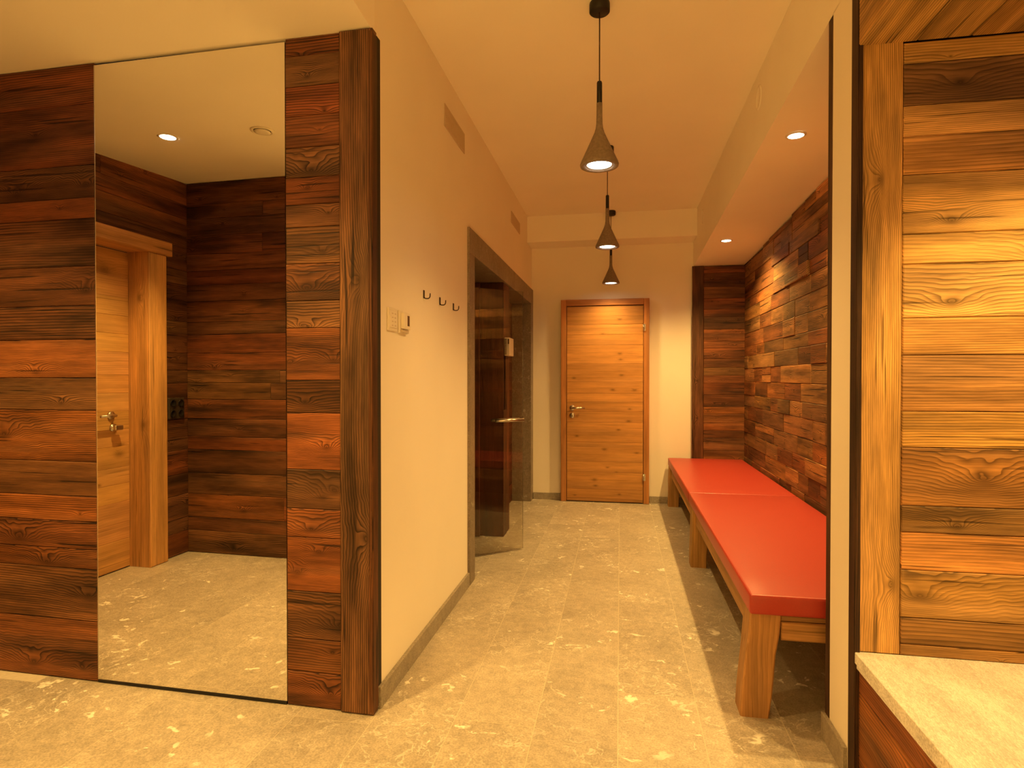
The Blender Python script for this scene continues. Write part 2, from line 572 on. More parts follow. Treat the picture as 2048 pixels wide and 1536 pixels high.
# knots: (px offset along the wall s, fraction across, radius)
kL = {2: [(-1.27, .55, .035), (-1.62, .4, .05)], 5: [(-1.27, .5, .045)], 8: [(-1.4, .4, .02)], 7: [(-1.53, .3, .03)], 13: [(-1.48, .5, .04)], 12: [(-1.62, .5, .05)], 14: [(-1.27, .6, .035)], 15: [(-1.55, .3, .045), (-1.3, .3, .02)], 9: [(-1.70, .6, .05)]}
for i, (b, a) in enumerate(zip(rowsL, rowsL[1:])):
    s0 = -2.45 - random.uniform(0, 0.03)
    mid = (s0 + MX0) / 2
    if i in (3, 7, 11):
        cut = random.uniform(-2.15, -1.85)
        wplank(s0, cut, a, b, vary(tL[i]), jit=random.uniform(0, .002))
        s0 = cut
        mid = (s0 + MX0) / 2
    kn = [(s - mid, (f - .5) * (b - a), r) for s, f, r in kL.get(i, [])] or None
    wplank(s0, MX0, a, b, vary(tL[i], .08), knots=kn, jit=random.uniform(0, .002))
rowsR = [2.571, 2.5, 2.384, 2.271, 2.151, 2.037, 1.933, 1.847, 1.706, 1.565, 1.46, 1.261, 1.135, .918, .766, .657, .447, .265, .136, 0.003]
tR = [RED, GREY, RED, MID, GREY, RED, GREY, GREY, DARK, GREY, ORG, DARK, ORG, GREY, ORG, ORG, GREY, MID, MID]
kR = {4: [(-.245, .4, .05)], 8: [(-.265, .5, .05)], 1: [(-.26, .5, .02)], 2: [(-.19, .3, .014)], 7: [(-.2, .5, .02)], 14: [(-.25, .5, .035)], 15: [(-.31, .45, .04), (-.22, .85, .025)], 16: [(-.12, .45, .05)], 18: [(-.17, .6, .04)]}
SR1 = -0.1275
for i, (b, a) in enumerate(zip(rowsR, rowsR[1:])):
    mid = (MX1 + SR1) / 2
    kn = [(s - mid, (f - .5) * (b - a), r) for s, f, r in kR.get(i, [])] or None
    wplank(MX1, SR1, a, b, vary(tR[i], .08), knots=kn, jit=random.uniform(0, .002))
# corner post, its grain upright
pc = W0 + WD * (SR1 / 2 + 0.004) - WN * 0.03 + Vector((0, 0, ZL / 2))
plank(wf, pc, (0, 0, 1), -WD, ZL - 0.004, -SR1 + 0.006, 0.042, (0.21, 0.098, 0.042), name='corner_post', knots=[(0.35, .02, .03), (-0.62, -.01, .04)], c=0.006)
plank(wf, W0 + WD * 0.0 + WN * (-0.012) + Vector((-0.008, 0, ZL / 2)), (0, 0, 1), (0, -1, 0), ZL - 0.03, 0.048, 0.016, DARK, name='edge_board', knots=[])

# mirror
mt = empty('mirror', W0 + WD * ((MX0 + MX1) / 2))
tag(mt, 'tall frameless floor-to-ceiling mirror set flush into dark board wall', 'mirror')


def wbox(name, s0, s1, d0, d1, z0, z1, mat, parent):
    bm = bmesh.new()
    vs = box_bm(bm, s0, s1, d0, d1, z0, z1)
    for v in vs:
        p = W0 + WD * v.co.x + WN * v.co.y
        v.co = Vector((p.x, p.y, v.co.z))
    bmesh.ops.recalc_face_normals(bm, faces=list(bm.faces))
    return mesh_obj(name, bm, mat, parent)


wbox('mirror_glass', MX0 + 0.004, MX1 - 0.002, -0.006, 0.0, 0.012, ZL - 0.012, 'mirror', mt)
wbox('backing_board', MX0 + 0.003, MX1 - 0.001, -0.028, -0.006, 0.012, ZL - 0.012, 'backing', mt)
wbox('bottom_profile', MX0 + 0.004, MX1 - 0.002, -0.006, 0.003, 0.002, 0.012, 'black', mt)
wbox('side_profile', MX0 + 0.0005, MX0 + 0.004, -0.006, 0.0005, 0.012, ZL - 0.012, 'steel', mt)

# ------------------------------------------------------------------ hall behind the camera, seen in the mirror
YH, XH = 0.434, -3.165


def board_wall(parent, p0, ex, length, zs, tints, n, T=0.025, splits=0.0, mat='wood', jit=0.003, minl=0.4):
    """rows of boards along ex starting at p0; n = outward normal"""
    ex = Vector(ex)
    for (b, a), t in zip(zip(zs, zs[1:]), tints):
        cuts = [0.0, length]
        if splits and random.random() < splits:
            cuts.insert(1, random.uniform(0.3, 0.7) * length)
        for s0, s1 in zip(cuts, cuts[1:]):
            c = Vector(p0) + ex * ((s0 + s1) / 2) + Vector((0, 0, (a + b) / 2))
            e = ex if ex.cross(Vector((0, 0, 1))).dot(Vector(n)) > 0 else -ex
            plank(parent, c, e, (0, 0, 1), s1 - s0 - .0015, b - a - .0015, T, vary(t, .2), mat=mat, jit=random.uniform(0, jit))


def rows(z0, z1, lo, hi):
    zs = [z1]
    while zs[-1] - z0 > hi * 1.3:
        zs.append(zs[-1] - random.uniform(lo, hi))
    zs.append(z0)
    return zs


wh = struct(box('wall_hall_rear', XH - 0.1, -1.74, YH - 0.14, YH - 0.025, 0, ZL + .107, 'backing'), 'dark board wall at the rear of the hall, seen reflected in the mirror', 'wall')
zs = rows(0.003, ZL + .104, .09, .17)
pal = [DARK, GREY, RED, DARK, MID, GREY, DARK, RED]
tn = [random.choice(pal) for _ in zs]
board_wall(wh, (XH + .002, YH - .025, 0), (1, 0, 0), -1.60 - XH - .004, zs, tn, (0, 1, 0), splits=0.3)
wl = struct(boxes('wall_hall_left', [(XH - 0.1, XH - 0.025, YH - .13, 0.66, 0, ZL - .001), (XH - 0.1, XH - 0.025, .66, 1.80, 2.19, ZL - .001), (XH - 0.1, XH - 0.025, 1.80, 2.2, 0, ZL - .001)], 'backing'), 'dark board wall with a light wooden door, seen reflected in the mirror', 'wall')
zl2 = [ZL + .104] + [z for z in zs[1:-1] if z > 2.25] + [2.205]
board_wall(wl, (XH - .025, YH - .02, 0), (0, 1, 0), 2.13 - YH + .02, zl2, [random.choice(pal) for _ in zl2], (1, 0, 0), splits=.2)
zl3 = [2.205] + [z for z in zs[1:-1] if z < 2.15] + [.003]
tl3 = [random.choice(pal) for _ in zl3]
board_wall(wl, (XH - .025, YH - .02, 0), (0, 1, 0), 0.655 - YH + .02, zl3, tl3, (1, 0, 0))
board_wall(wl, (XH - .025, 1.82, 0), (0, 1, 0), 2.13 - 1.82, zl3, tl3, (1, 0, 0))

# door in the hall's left wall
d2 = struct(empty('door_2', (-3.29, 1.25, 0)), 'light spruce door in heavy beam frame, seen reflected in the mirror', 'door')
plank(d2, (-3.30, .735, 1.055), (0, 0, 1), (0, -1, 0), 2.108, .15, .175, (.58, .31, .105), 'beam', 'jamb', [(-.1, .02, .03), (.75, .0, .03)], .006)
plank(d2, (-3.30, 1.735, 1.055), (0, 0, 1), (0, -1, 0), 2.108, .15, .175, (.58, .31, .105), 'beam', 'jamb', None, .006)
plank(d2, (-3.30, 1.235, 2.157), (0, -1, 0), (0, 0, -1), 1.23, .095, .19, (.50, .24, .08), 'beam', 'lintel', [(.45, 0, .02)], .008)
leaf = box('leaf', -3.34, -3.312, .812, 1.658, .008, 2.105, 'backing', d2)
zz = [2.105, 1.93, 1.80, 1.68, 1.56, 1.44, 1.29, 1.17, 1.05, .93, .82, .68, .57, .45, .31, .2, .008]
for b, a in zip(zz, zz[1:]):
    plank(leaf, (-3.312, 1.235, (a + b) / 2), (0, 1, 0), (0, 0, 1), .844, b - a - .001, .022, vary(SPR, .08), 'spruce', 'board', None, .0015)
hd = tube('door_handle', [(-3.29, .955, 1.025), (-3.245, .955, 1.025), (-3.238, .963, 1.025), (-3.238, 1.075, 1.025)], .009, 'steel', d2)
lathe('rosette', [(0, 0), (.026, 0), (.026, .009), (0, .009)], 'steel', hd, 24).matrix_basis = Matrix.Translation((-3.29, .955, 1.025)) @ Matrix.Rotation(math.radians(90), 4, 'Y')
ky = lathe('lock_cylinder', [(0, 0), (.026, 0), (.026, .01), (.012, .01), (.012, .028), (0, .028)], 'steel', d2, 24)
ky.matrix_basis = Matrix.Translation((-3.29, .94, .945)) @ Matrix.Rotation(math.radians(90), 4, 'Y')
box('key_bow', -3.262, -3.24, .905, .965, .930, .962, 'steel', d2, .003)

# socket plate in the hall corner
so = empty('socket_plate', (XH, .55, .98))
tag(so, 'dark four-gang socket plate on board wall, seen in the mirror beside door frame', 'socket')
box('plate', XH, XH + .014, .476, .622, .978, 1.128, 'grey_plastic', so, .003)
for yy, zz2 in ((.513, 1.09), (.585, 1.09), (.513, 1.016), (.585, 1.016)):
    q = lathe('socket_cup', [(.001, .0), (.022, .0), (.027, .006), (.024, .009), (.019, .002), (.001, .002)], 'black', so, 20)
    q.matrix_basis = Matrix.Translation((XH + .013, yy, zz2)) @ Matrix.Rotation(math.radians(90), 4, 'Y')

# ------------------------------------------------------------------ stone surround of the sauna opening
ts = struct(empty('trim_2', (XL, 4.8, 0)), 'grey stone surround of the opening in the left corridor wall', 'door surround')
Y0o, Y0i, Y1i, Y1o = 3.512, 3.637, 6.03, YB - .001
box('stone_jamb', -1.11, XL + .016, Y0o, Y0i, 0, 2.03, 'surround', ts, .002)
box('stone_jamb', -1.30, XL + .016, Y1i, Y1o, 0, 2.03, 'surround', ts, .002)
box('stone_lintel', -1.30, XL + .016, Y0o, 5.05, 2.031, 2.187, 'surround', ts, .002)
box('stone_lintel', -1.30, XL + .016, 5.052, Y1o, 2.031, 2.187, 'surround', ts, .002)

# dark sauna front inside the opening
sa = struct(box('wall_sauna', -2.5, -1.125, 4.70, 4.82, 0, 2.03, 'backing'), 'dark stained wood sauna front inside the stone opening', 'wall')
plank(sa, (-1.0105, 4.78, 1.0145), (0, 0, 1), (-1, 0, 0), 2.027, .191, .135, (.075, .026, .012), 'sauna', 'door_post', [], .003)
plank(sa, (-1.05, 4.774, 1.0145), (0, 0, 1), (0, -1, 0), 2.027, .243, .135, (.11, .034, .013), 'sauna', 'post_side_board', [], .003)
plank(sa, (-1.135, 4.70, 1.0145), (0, 0, 1), (-1, 0, 0), 2.027, .056, .085, (.12, .038, .015), 'sauna', 'batten', [], .004)
for k in range(6):
    x1 = -1.165 - k * .2
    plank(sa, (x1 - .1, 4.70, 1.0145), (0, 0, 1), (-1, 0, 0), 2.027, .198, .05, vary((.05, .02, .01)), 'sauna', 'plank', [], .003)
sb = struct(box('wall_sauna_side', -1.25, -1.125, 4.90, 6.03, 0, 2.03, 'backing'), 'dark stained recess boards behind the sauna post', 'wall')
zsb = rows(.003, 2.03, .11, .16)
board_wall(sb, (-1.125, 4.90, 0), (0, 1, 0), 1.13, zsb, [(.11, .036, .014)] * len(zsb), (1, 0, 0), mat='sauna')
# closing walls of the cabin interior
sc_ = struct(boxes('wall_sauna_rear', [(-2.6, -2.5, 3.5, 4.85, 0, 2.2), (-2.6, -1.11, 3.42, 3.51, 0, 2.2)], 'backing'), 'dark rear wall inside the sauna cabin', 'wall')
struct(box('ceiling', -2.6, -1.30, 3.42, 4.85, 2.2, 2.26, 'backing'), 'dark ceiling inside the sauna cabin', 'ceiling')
struct(box('trim_3', -1.42, -1.30, 3.637, 3.775, 0, 2.03, 'sauna', color=(.07, .026, .012)), 'dark hinge post of the glass sauna door', 'post')

# glass door standing ajar
F = Vector((-0.707, 4.331, 0))
Hh = Vector((-1.315, 3.815, 0))
gd = (Hh - F).normalized()
gn = Vector((-gd.y, gd.x, 0))
if gn.y > 0:
    gn = -gn                                  # towards the camera
d3 = struct(empty('door_3', Hh), 'frameless clear glass sauna door standing ajar with bar handles', 'door')
bm = bmesh.new()
a, b = F, Hh
vs = []
for z in (.012, 1.905):
    for p in (a - gn * .004, b - gn * .004, b + gn * .004, a + gn * .004):
        vs.append(bm.verts.new((p.x, p.y, z)))
for f in ((3, 2, 1, 0), (4, 5, 6, 7), (0, 1, 5, 4), (1, 2, 6, 5), (2, 3, 7, 6), (3, 0, 4, 7)):
    bm.faces.new([vs[i] for i in f])
bmesh.ops.recalc_face_normals(bm, faces=list(bm.faces))
mesh_obj('glass_pane', bm, 'glass', d3)
for sgn, nm in ((1, 'steel'), (-1, 'steel')):
    off = gn * (.034 * sgn)
    p0 = F + gd * .012 + off + Vector((0, 0, .962))
    p1 = F + gd * .245 + off + Vector((0, 0, .962))
    hb = tube('bar_handle', [p0, p1], .0115, 'steel', d3, 16)
    for q in (.05, .2):
        pa = F + gd * q + gn * (.0045 * sgn) + Vector((0, 0, .962))
        tube('standoff', [pa, pa + gn * (.024 * sgn)], .006, 'steel', hb, 10)
for z in (.25, 1.65):
    bm = bmesh.new()
    p = Hh + Vector((0, 0, z))
    box_bm(bm, p.x - .03, p.x + .02, p.y - .05, p.y + .02, z - .04, z + .04)
    mesh_obj('hinge', bm, 'steel', d3)

# white control box on the sauna post
cb = empty('control_box', (XL + .018, 4.77, 1.44))
tag(cb, 'small cream wall unit with comb-like slots on the dark sauna post', 'control unit')
box('housing', XL + .0015, XL + .042, 4.672, 4.865, 1.447, 1.592, 'white_plastic', cb, .003)
for k in range(12):
    z = 1.458 + k * .0108
    box('slot', XL + .004, XL + .02, 4.6695, 4.6735, z, z + .005, 'shadow', cb)
box('button_window', XL + .030, XL + .040, 4.6695, 4.6735, 1.54, 1.58, 'display', cb)

# ------------------------------------------------------------------ far wooden door
d1 = struct(empty('door_1', (-.155, 6.12, 0)), 'light spruce board door with lever handle at the corridor end', 'door')
FY = 6.10
plank(d1, (-.5715, YB, 1.034), (0, 0, 1), (-1, 0, 0), 2.066, .055, YB - FY, (.47, .20, .062), 'spruce', 'frame_jamb', [(-.3, 0, .01)], .003)
plank(d1, (.2595, YB, 1.034), (0, 0, 1), (-1, 0, 0), 2.066, .055, YB - FY, (.47, .20, .062), 'spruce', 'frame_jamb', [(.6, 0, .012)], .003)
plank(d1, (-.156, YB, 2.0365), (1, 0, 0), (0, 0, 1), .774, .063, YB - FY, (.47, .20, .062), 'spruce', 'frame_head', [(-.06, 0, .012)], .003)
leaf = box('leaf', -.5385, .2275, FY + .035, YB - .01, .008, 1.998, 'backing', d1)
zz = [1.997, 1.81, 1.71, 1.602, 1.41, 1.227, 1.111, 1.024, .928, .816, .613, .415, .308, .135, .043, .010]
dk = {0: [(.15, -.02, .014), (-.4, -.05, .012)], 1: [(-.02, -.03, .02)], 3: [(.15, .03, .014), (.16, -.03, .014)], 4: [(-.31, -.03, .013), (.17, .0, .014)], 5: [(.08, .0, .016), (.3, .0, .016)], 7: [(.25, 0, .012)], 8: [(.24, -.02, .016)], 9: [(.14, .05, .014), (-.28, -.02, .012)], 10: [(-.0, .05, .016), (.32, .02, .014)], 11: [(.03, .02, .012), (.12, -.03, .012)], 12: [(-.1, .03, .02), (-.09, -.03, .014)], 13: [(-.3, 0, .01), (.15, .02, .012)]}
dt = [.78, .98, .95, 1.05, .92, .95, 1.0, .88, .86, .9, .88, .92, .86, .8, .62]
for i, (b, a) in enumerate(zip(zz, zz[1:])):
    t = tuple(x * dt[i] for x in (.60, .29, .085))
    plank(leaf, (-.1555, FY + .035, (a + b) / 2), (1, 0, 0), (0, 0, 1), .765, b - a - .0016, .027, t, 'spruce', 'board', dk.get(i, []), .0015, jit=random.uniform(0, .001))
hy = FY + .008
hd = tube('door_handle', [(-.483, hy, .962), (-.483, hy - .045, .962), (-.476, hy - .052, .962), (-.352, hy - .052, .962)], .0095, 'steel', d1, 14)
for nm, par, zc in (('rosette', hd, .962), ('keyhole_plate', d1, .884)):
    q = lathe(nm, [(0, 0), (.027, 0), (.027, .008), (.024, .010), (0, .010)], 'steel', par, 28)
    q.matrix_basis = Matrix.Translation((-.483, hy, zc)) @ Matrix.Rotation(math.radians(90), 4, 'X')
box('keyhole', -.487, -.479, hy - .0115, hy - .0095, .872, .892, 'shadow', d1)
for zc in (1.775, .27):
    tube('hinge', [(.231, FY - .008, zc - .03), (.231, FY - .008, zc + .03)], .008, 'steel', d1, 12)
    box('hinge_plate', .231, .25, FY - .004, FY + .001, zc - .035, zc + .035, 'steel', d1)

# ------------------------------------------------------------------ bench niche: board walls
wr = struct(box('wall_right', XW + .03, XW + .12, 2.25, YB + .1, 0, 2.51, 'backing'), 'patchwork of reclaimed dark boards behind the red bench', 'wall')
zs = rows(.05, 2.372, .085, .135)
BR = (.36, .165, .056)
pal = [BR, MID, BR, (.27, .135, .052), GREY, ORG, BR, (.27, .135, .052), MID, (.42, .21, .075)]
zt = [zs[0] + .13] + zs
for ri, (b, a) in enumerate(zip(zt, zt[1:])):
    y = 2.262
    while y < YB - .003:
        L = random.choice((.22, .3, .38, .5, .62, .7)) * random.uniform(.9, 1.1)
        e = min(y + L, YB - .002)
        if YB - e < .15:
            e = YB - .002
        top = b if ri else soff(e) - .002
        T = .03 + random.choice((0, 0, 0, .002, .003, .005)) + (random.choice((.006, .012, .018)) if 1 < ri < 5 and 3.9 < y < 5.0 else 0)
        sp = random.random() < .12 and b - a > .12 and ri
        segs = [(a, top)] if not sp else [(a, (a + b) / 2), ((a + b) / 2, top)]
        for za, zb in segs:
            plank(wr, (XW + .03, (y + e) / 2, (za + zb) / 2), (0, -1, 0), (0, 0, 1), e - y - .0015, zb - za - .0015, T, vary(random.choice(pal), .3), c=.003)
        y = e
we = struct(box('wall_bench_end', XR + .002, XW + .03, YB - .03, YB - .001, 0, soff(YB) - .002, 'backing'), 'narrow dark board wall closing the far end of the bench niche', 'wall')
plank(we, (.757, YB - .03, 1.19), (0, 0, 1), (-1, 0, 0), 2.372, .108, .022, (.15, .06, .026), name='trim_post', knots=[(.05, .02, .025), (-.32, .02, .025)], c=.004)
zs = rows(.05, 2.372, .065, .13)
pal = [MID, ORG, DARK, GREY, MID, RED, DARK, ORG]
board_wall(we, (.812, YB - .03, 0), (1, 0, 0), XW - .812, zs, [pal[i % 8] for i in range(len(zs))], (0, -1, 0), T=.018)

# near end: board edges on both sides of the pier
plank(pier, (XR + .012, 2.236, soff(2.24) / 2 + .0), (0, 0, 1), (0, 1, 0), soff(2.24) - .004, .038, .014, (.085, .036, .018), name='edge_board', knots=[], c=.002)
box('niche_backing', XR + .013, XW, 2.217, 2.25, .001, soff(2.24) - .002, 'backing', pier)
plank(pier, (XR + .014, 2.018, 1.43), (0, 0, 1), (0, 1, 0), 2.855, .05, .016, (.065, .030, .016), name='edge_board', knots=[], c=.002)

# ------------------------------------------------------------------ bench and cushions
be = empty('bench', (.83, 4.2, 0))
tag(be, 'long low wooden bench of rough beams under the red cushions', 'bench')
BW = (.44, .235, .088)
YBN, YBF = 2.335, 6.13


def leg(y, d, lean):
    bm = bmesh.new()
    w = .112
    z1 = .395
    vs = [bm.verts.new(p) for p in ((.468 - lean, y, 0), (.468 - lean + w - .01, y, 0), (.468 - lean + w - .01, y + d, 0), (.468 - lean, y + d, 0),
                                    (.478, y, z1), (.478 + w, y, z1), (.478 + w, y + d, z1), (.478, y + d, z1))]
    for f in ((3, 2, 1, 0), (4, 5, 6, 7), (0, 1, 5, 4), (1, 2, 6, 5), (2, 3, 7, 6), (3, 0, 4, 7)):
        bm.faces.new([vs[i] for i in f])
    bmesh.ops.subdivide_edges(bm, edges=[e for e in bm.edges if abs(e.verts[0].co.z - e.verts[1].co.z) > .3], cuts=4)
    for v in bm.verts:
        if 0.02 < v.co.z < .38:
            v.co.x += random.uniform(-.003, .003)
            v.co.y += random.uniform(-.002, .002)
    bmesh.ops.bevel(bm, geom=[e for e in bm.edges if abs(e.verts[0].co.z - e.verts[1].co.z) > .02], offset=.006, segments=1, affect='EDGES')
    # turn so that the grain (local X) is upright
    R = Matrix.Rotation(math.radians(90), 4, 'Y')
    cen = Vector((.52, y + d / 2, .2))
    M = Matrix.Translation(cen) @ R
    bm.transform(M.inverted())
    o = mesh_obj('leg', bm, 'beam', be, color=vary(BW, .06))
    o.matrix_basis = M
    o['k1'] = [random.uniform(-.1, .05), .02, .012]
    o['k2'] = [-.1, .03, .012]
    return o


for y, ln in ((YBN, .022), (4.12, .0), (6.02, .0)):
    leg(y, .11, ln)
    bm = bmesh.new()
    box_bm(bm, -.16, .16, -.05, .05, 0, .10)
    q = plank(be, (1.10, y, .17), (0, 0, 1), (1, 0, 0), .338, .10, .10, vary(BW, .06), 'beam', 'leg', None, .004)
    bm.free()
plank(be, (.535, (YBN + YBF) / 2 + .05, .34), (0, -1, 0), (0, 0, -1), YBF - YBN - .12, .085, .045, BW, 'beam', 'front_rail', [(.4, .01, .015), (-.9, 0, .015)], .004).matrix_basis = \
    Matrix.Translation((.545, (YBN + YBF) / 2 + .05, .325)) @ Matrix(((0, 0, -1, 0), (-1, 0, 0, 0), (0, 1, 0, 0), (0, 0, 0, 1)))
plank(be, (.885, YBN + .06, .325), (1, 0, 0), (0, 0, 1), .585, .07, .045, BW, 'beam', 'end_rail', [(0, .01, .012)], .004)
plank(be, (.885, YBN + .06, .372), (1, 0, 0), (0, 0, 1), .585, .02, .04, BW, 'beam', 'end_rail', [], .003)
for k in range(6):
    x0 = .50 + k * .113
    plank(be, (x0 + .054, (YBN + YBF) / 2 + .04, .362), (0, 1, 0), (-1, 0, 0), YBF - YBN - .09, .108, .022, vary(BW, .1), 'beam', 'seat_slat', None, .002)


def cushion(y0, y1, label):
    z0, z1 = .397, .470
    c = tag(empty('seat_cushion', ((.47 + XW) / 2, (y0 + y1) / 2, z0)), label, 'cushion', 'red seat cushions on the bench')
    bm = bmesh.new()
    x0, x1 = .472, XW - .022
    box_bm(bm, x0, x1, y0, y1, z0, z1)
    bmesh.ops.bevel(bm, geom=list(bm.edges), offset=.011, segments=3, profile=.6, affect='EDGES')
    bmesh.ops.subdivide_edges(bm, edges=[e for e in bm.edges if e.calc_length() > .3], cuts=8, use_grid_fill=True)
    for v in bm.verts:
        if v.co.z > z1 - .004:
            fx = min(v.co.x - x0, x1 - v.co.x) / .2
            fy = min(v.co.y - y0, y1 - v.co.y) / .2
            v.co.z += .006 * min(1, max(0, fx)) * min(1, max(0, fy))
    mesh_obj('cover', bm, 'red', c, True)
    p = .006
    tube('piping', [(x0 + p, y0 + p, z1 - .006), (x1 - p, y0 + p, z1 - .006), (x1 - p, y1 - p, z1 - .006), (x0 + p, y1 - p, z1 - .006)], .0045, 'red', c, 8, True)
    return c


cushion(2.305, 4.285, 'long red leather seat cushion on the near half of the bench')
cushion(4.29, 6.125, 'red leather seat cushion on the far half of the bench by the end wall')

# ------------------------------------------------------------------ wooden niche on the right with stone seat
wn_ = struct(box('wall_niche', XR + .02, 2.05, YP + .025, YP + .044, 0, 2.45, 'backing'), 'golden brown horizontal boards at the back of the right niche', 'wall')
plank(wn_, (.7815, YP + .024, 1.3565), (0, 0, 1), (-1, 0, 0), 1.872, .127, .026, (.56, .325, .112), 'wood_gold', 'trim_board', [(.52, .02, .028), (-.72, -.02, .03)], .003)
zn = [2.286, 2.223, 2.096, 2.002, 1.887, 1.707, 1.615, 1.452, 1.339, 1.168, 1.058, .88, .799, .683, .537, .455, .4195]
tn = [GOLD, DARK, LITE, GOLD, LITE, LITE, LITE, GOLD, GOLD, GOLD, MID, GREY, ORG, GOLD, GREY, GOLD]
tn[1] = (.17, .088, .04)
tn[10] = (.34, .165, .055)
tn[11] = (.27, .145, .055)
tn[12] = (.42, .20, .062)
tn[14] = (.28, .15, .056)
kn = {10: [(1.07, .6, .05)], 13: [(.90, .6, .055)], 6: [(.98, .4, .035)], 11: [(1.0, .5, .03)], 4: [(.98, .3, .03)], 5: [(1.25, .5, .04)], 1: [(1.0, .6, .03)]}
for i, (b, a) in enumerate(zip(zn, zn[1:])):
    e = 2.03
    mid = (.8465 + e) / 2
    k = [(s - mid, (f - .5) * (b - a), r) for s, f, r in kn.get(i, [])] or None
    plank(wn_, (mid, YP + .025, (a + b) / 2), (1, 0, 0), (0, 0, 1), e - .8465 - .001, b - a - .0015, .025, vary(tn[i], .06), 'wood_gold', 'plank', k, .003, jit=random.uniform(0, .003))
cn = struct(box('ceiling', XR + .02, 2.05, .48, YP + .02, 2.315, 2.34, 'backing'), 'dark wooden board ceiling of the right niche', 'ceiling')
x = XR + .001
while x < 2.03:
    w = random.uniform(.11, .17)
    e = min(x + w, 2.04)
    plank(cn, ((x + e) / 2, (.48 + YP) / 2, 2.315), (0, 1, 0), (1, 0, 0), YP - .48, e - x - .002, .024, vary(GOLD, .25), 'wood_gold', 'plank', None, .003, jit=random.uniform(0, .003))
    x = e
fa = struct(box('trim_4', XR + .02, XR + .06, .48, YP - .01, 2.345, ZC - .001, 'backing'), 'wooden fascia above the opening of the right niche', 'fascia')
z = 2.292
while z < ZC - .02:
    e = min(z + random.uniform(.13, .19), ZC - .003)
    plank(fa, (XR + .02, (.48 + YP) / 2 - .005, (z + e) / 2), (0, -1, 0), (0, 0, 1), YP - .49, e - z - .002, .02, vary(GOLD, .2), 'wood_gold', 'plank', None, .003)
    z = e
ws = struct(box('wall_niche_side', 2.04, 2.10, .48, YP + .04, 0, 2.34, 'wood', color=MID), 'board side wall of the right niche', 'wall')
wq = struct(box('wall_niche_near', XR + .12, 2.10, .40, .478, 0, 2.34, 'wood', color=MID), 'board wall closing the near end of the right niche', 'wall')

st = empty('stone_seat', (1.35, 1.3, 0))
tag(st, 'built-in seat with pale stone slab top and wooden sides in right niche', 'seat')
box('slab', XR, 2.035, .50, YP - .0005, .385, .42, 'slab', st, .0015)
box('slab_underlay', XR + .005, 2.035, .50, YP - .002, .370, .385, 'slab', st)
bs = box('base', XR + .035, 2.035, .50, YP - .002, .001, .370, 'backing', st)
for a, b, t in ((.002, .10, ORG), (.10, .215, MID), (.215, .295, ORG), (.295, .369, MID)):
    plank(st, (XR + .035, (.5 + YP) / 2, (a + b) / 2), (0, -1, 0), (0, 0, 1), YP - .504, b - a - .0015, .022, vary(t, .1), 'wood_gold', 'side_board', [(random.uniform(-.6, -.3), 0, .02)], .002)

# ------------------------------------------------------------------ lamps
def aim_spot(name, loc, energy, angle, blend, radius, parent):
    l = bpy.data.lights.new(name, 'SPOT')
    l.energy = energy
    l.color = LAMP
    l.spot_size = math.radians(angle)
    l.spot_blend = blend
    l.shadow_soft_size = radius
    o = bpy.data.objects.new(name, l)
    COL.objects.link(o)
    o.parent = parent
    o.matrix_parent_inverse = INV[parent.name].copy()
    o.location = loc
    return o


def pendant(y, label):
    x, zb = -.09, 2.18
    p = tag(empty('pendant_lamp', (x, y, ZC)), label, 'lamp', 'concrete pendant lamps along the corridor')
    at = (x, y, 0)
    lathe('canopy', [(0, ZC), (.043, ZC), (.044, ZC - .004), (.044, ZC - .036), (.040, ZC - .04), (0, ZC - .04)], 'black', p, 36, at)
    tube('cord', [(x, y, ZC - .04), (x, y, 2.54)], .0028, 'bronze', p, 8)
    lathe('socket_sleeve', [(0, 2.545), (.0095, 2.545), (.0115, 2.54), (.0115, 2.445), (0, 2.445)], 'black', p, 24, at)
    prof = [(.0, 2.452), (.0125, 2.452), (.0128, 2.40), (.0135, 2.365), (.016, 2.345), (.022, 2.325), (.034, 2.298), (.050, 2.263), (.066, 2.228), (.079, 2.20), (.083, 2.189), (.0815, 2.182), (.076, 2.18), (.060, 2.182), (.058, 2.192), (.05, 2.205), (.0, 2.21)]
    lathe('shade', prof, 'concrete', p, 48, at)
    lathe('lens', [(0, 2.188), (.052, 2.188), (.054, 2.192), (0, 2.196)], 'lens_dim', p, 36, at)
    lathe('lens_ring', [(.053, 2.187), (.059, 2.185), (.059, 2.193), (.053, 2.193)], 'steel', p, 36, at)
    aim_spot('pendant_light', (x, y, 2.178), E_PENDANT, 142, .9, .045, p)
    return p


pendant(2.60, 'nearest concrete pendant lamp, hanging large in the upper middle')
pendant(4.22, 'middle concrete pendant lamp of the three hanging in view')
pendant(5.84, 'farthest and smallest concrete pendant lamp, hanging above the far door')


def downlight(x, y, z, label, energy, angle=95, blend=.5, group=None, r=.036):
    d = tag(empty('downlight', (x, y, z)), label, 'downlight', group)
    at = (x, y, z)
    lathe('trim_ring', [(r, 0.0), (r + .012, 0.0), (r + .013, -.003), (r + .001, -.005), (r, -.002)], 'white_plastic', d, 32, at)
    lathe('lens', [(0, -.0035), (r, -.0035), (r, -.001), (0, -.001)], 'lens', d, 32, at)
    aim_spot('downlight_beam', (x, y, z - .012), energy, angle, blend, .03, d)
    return d


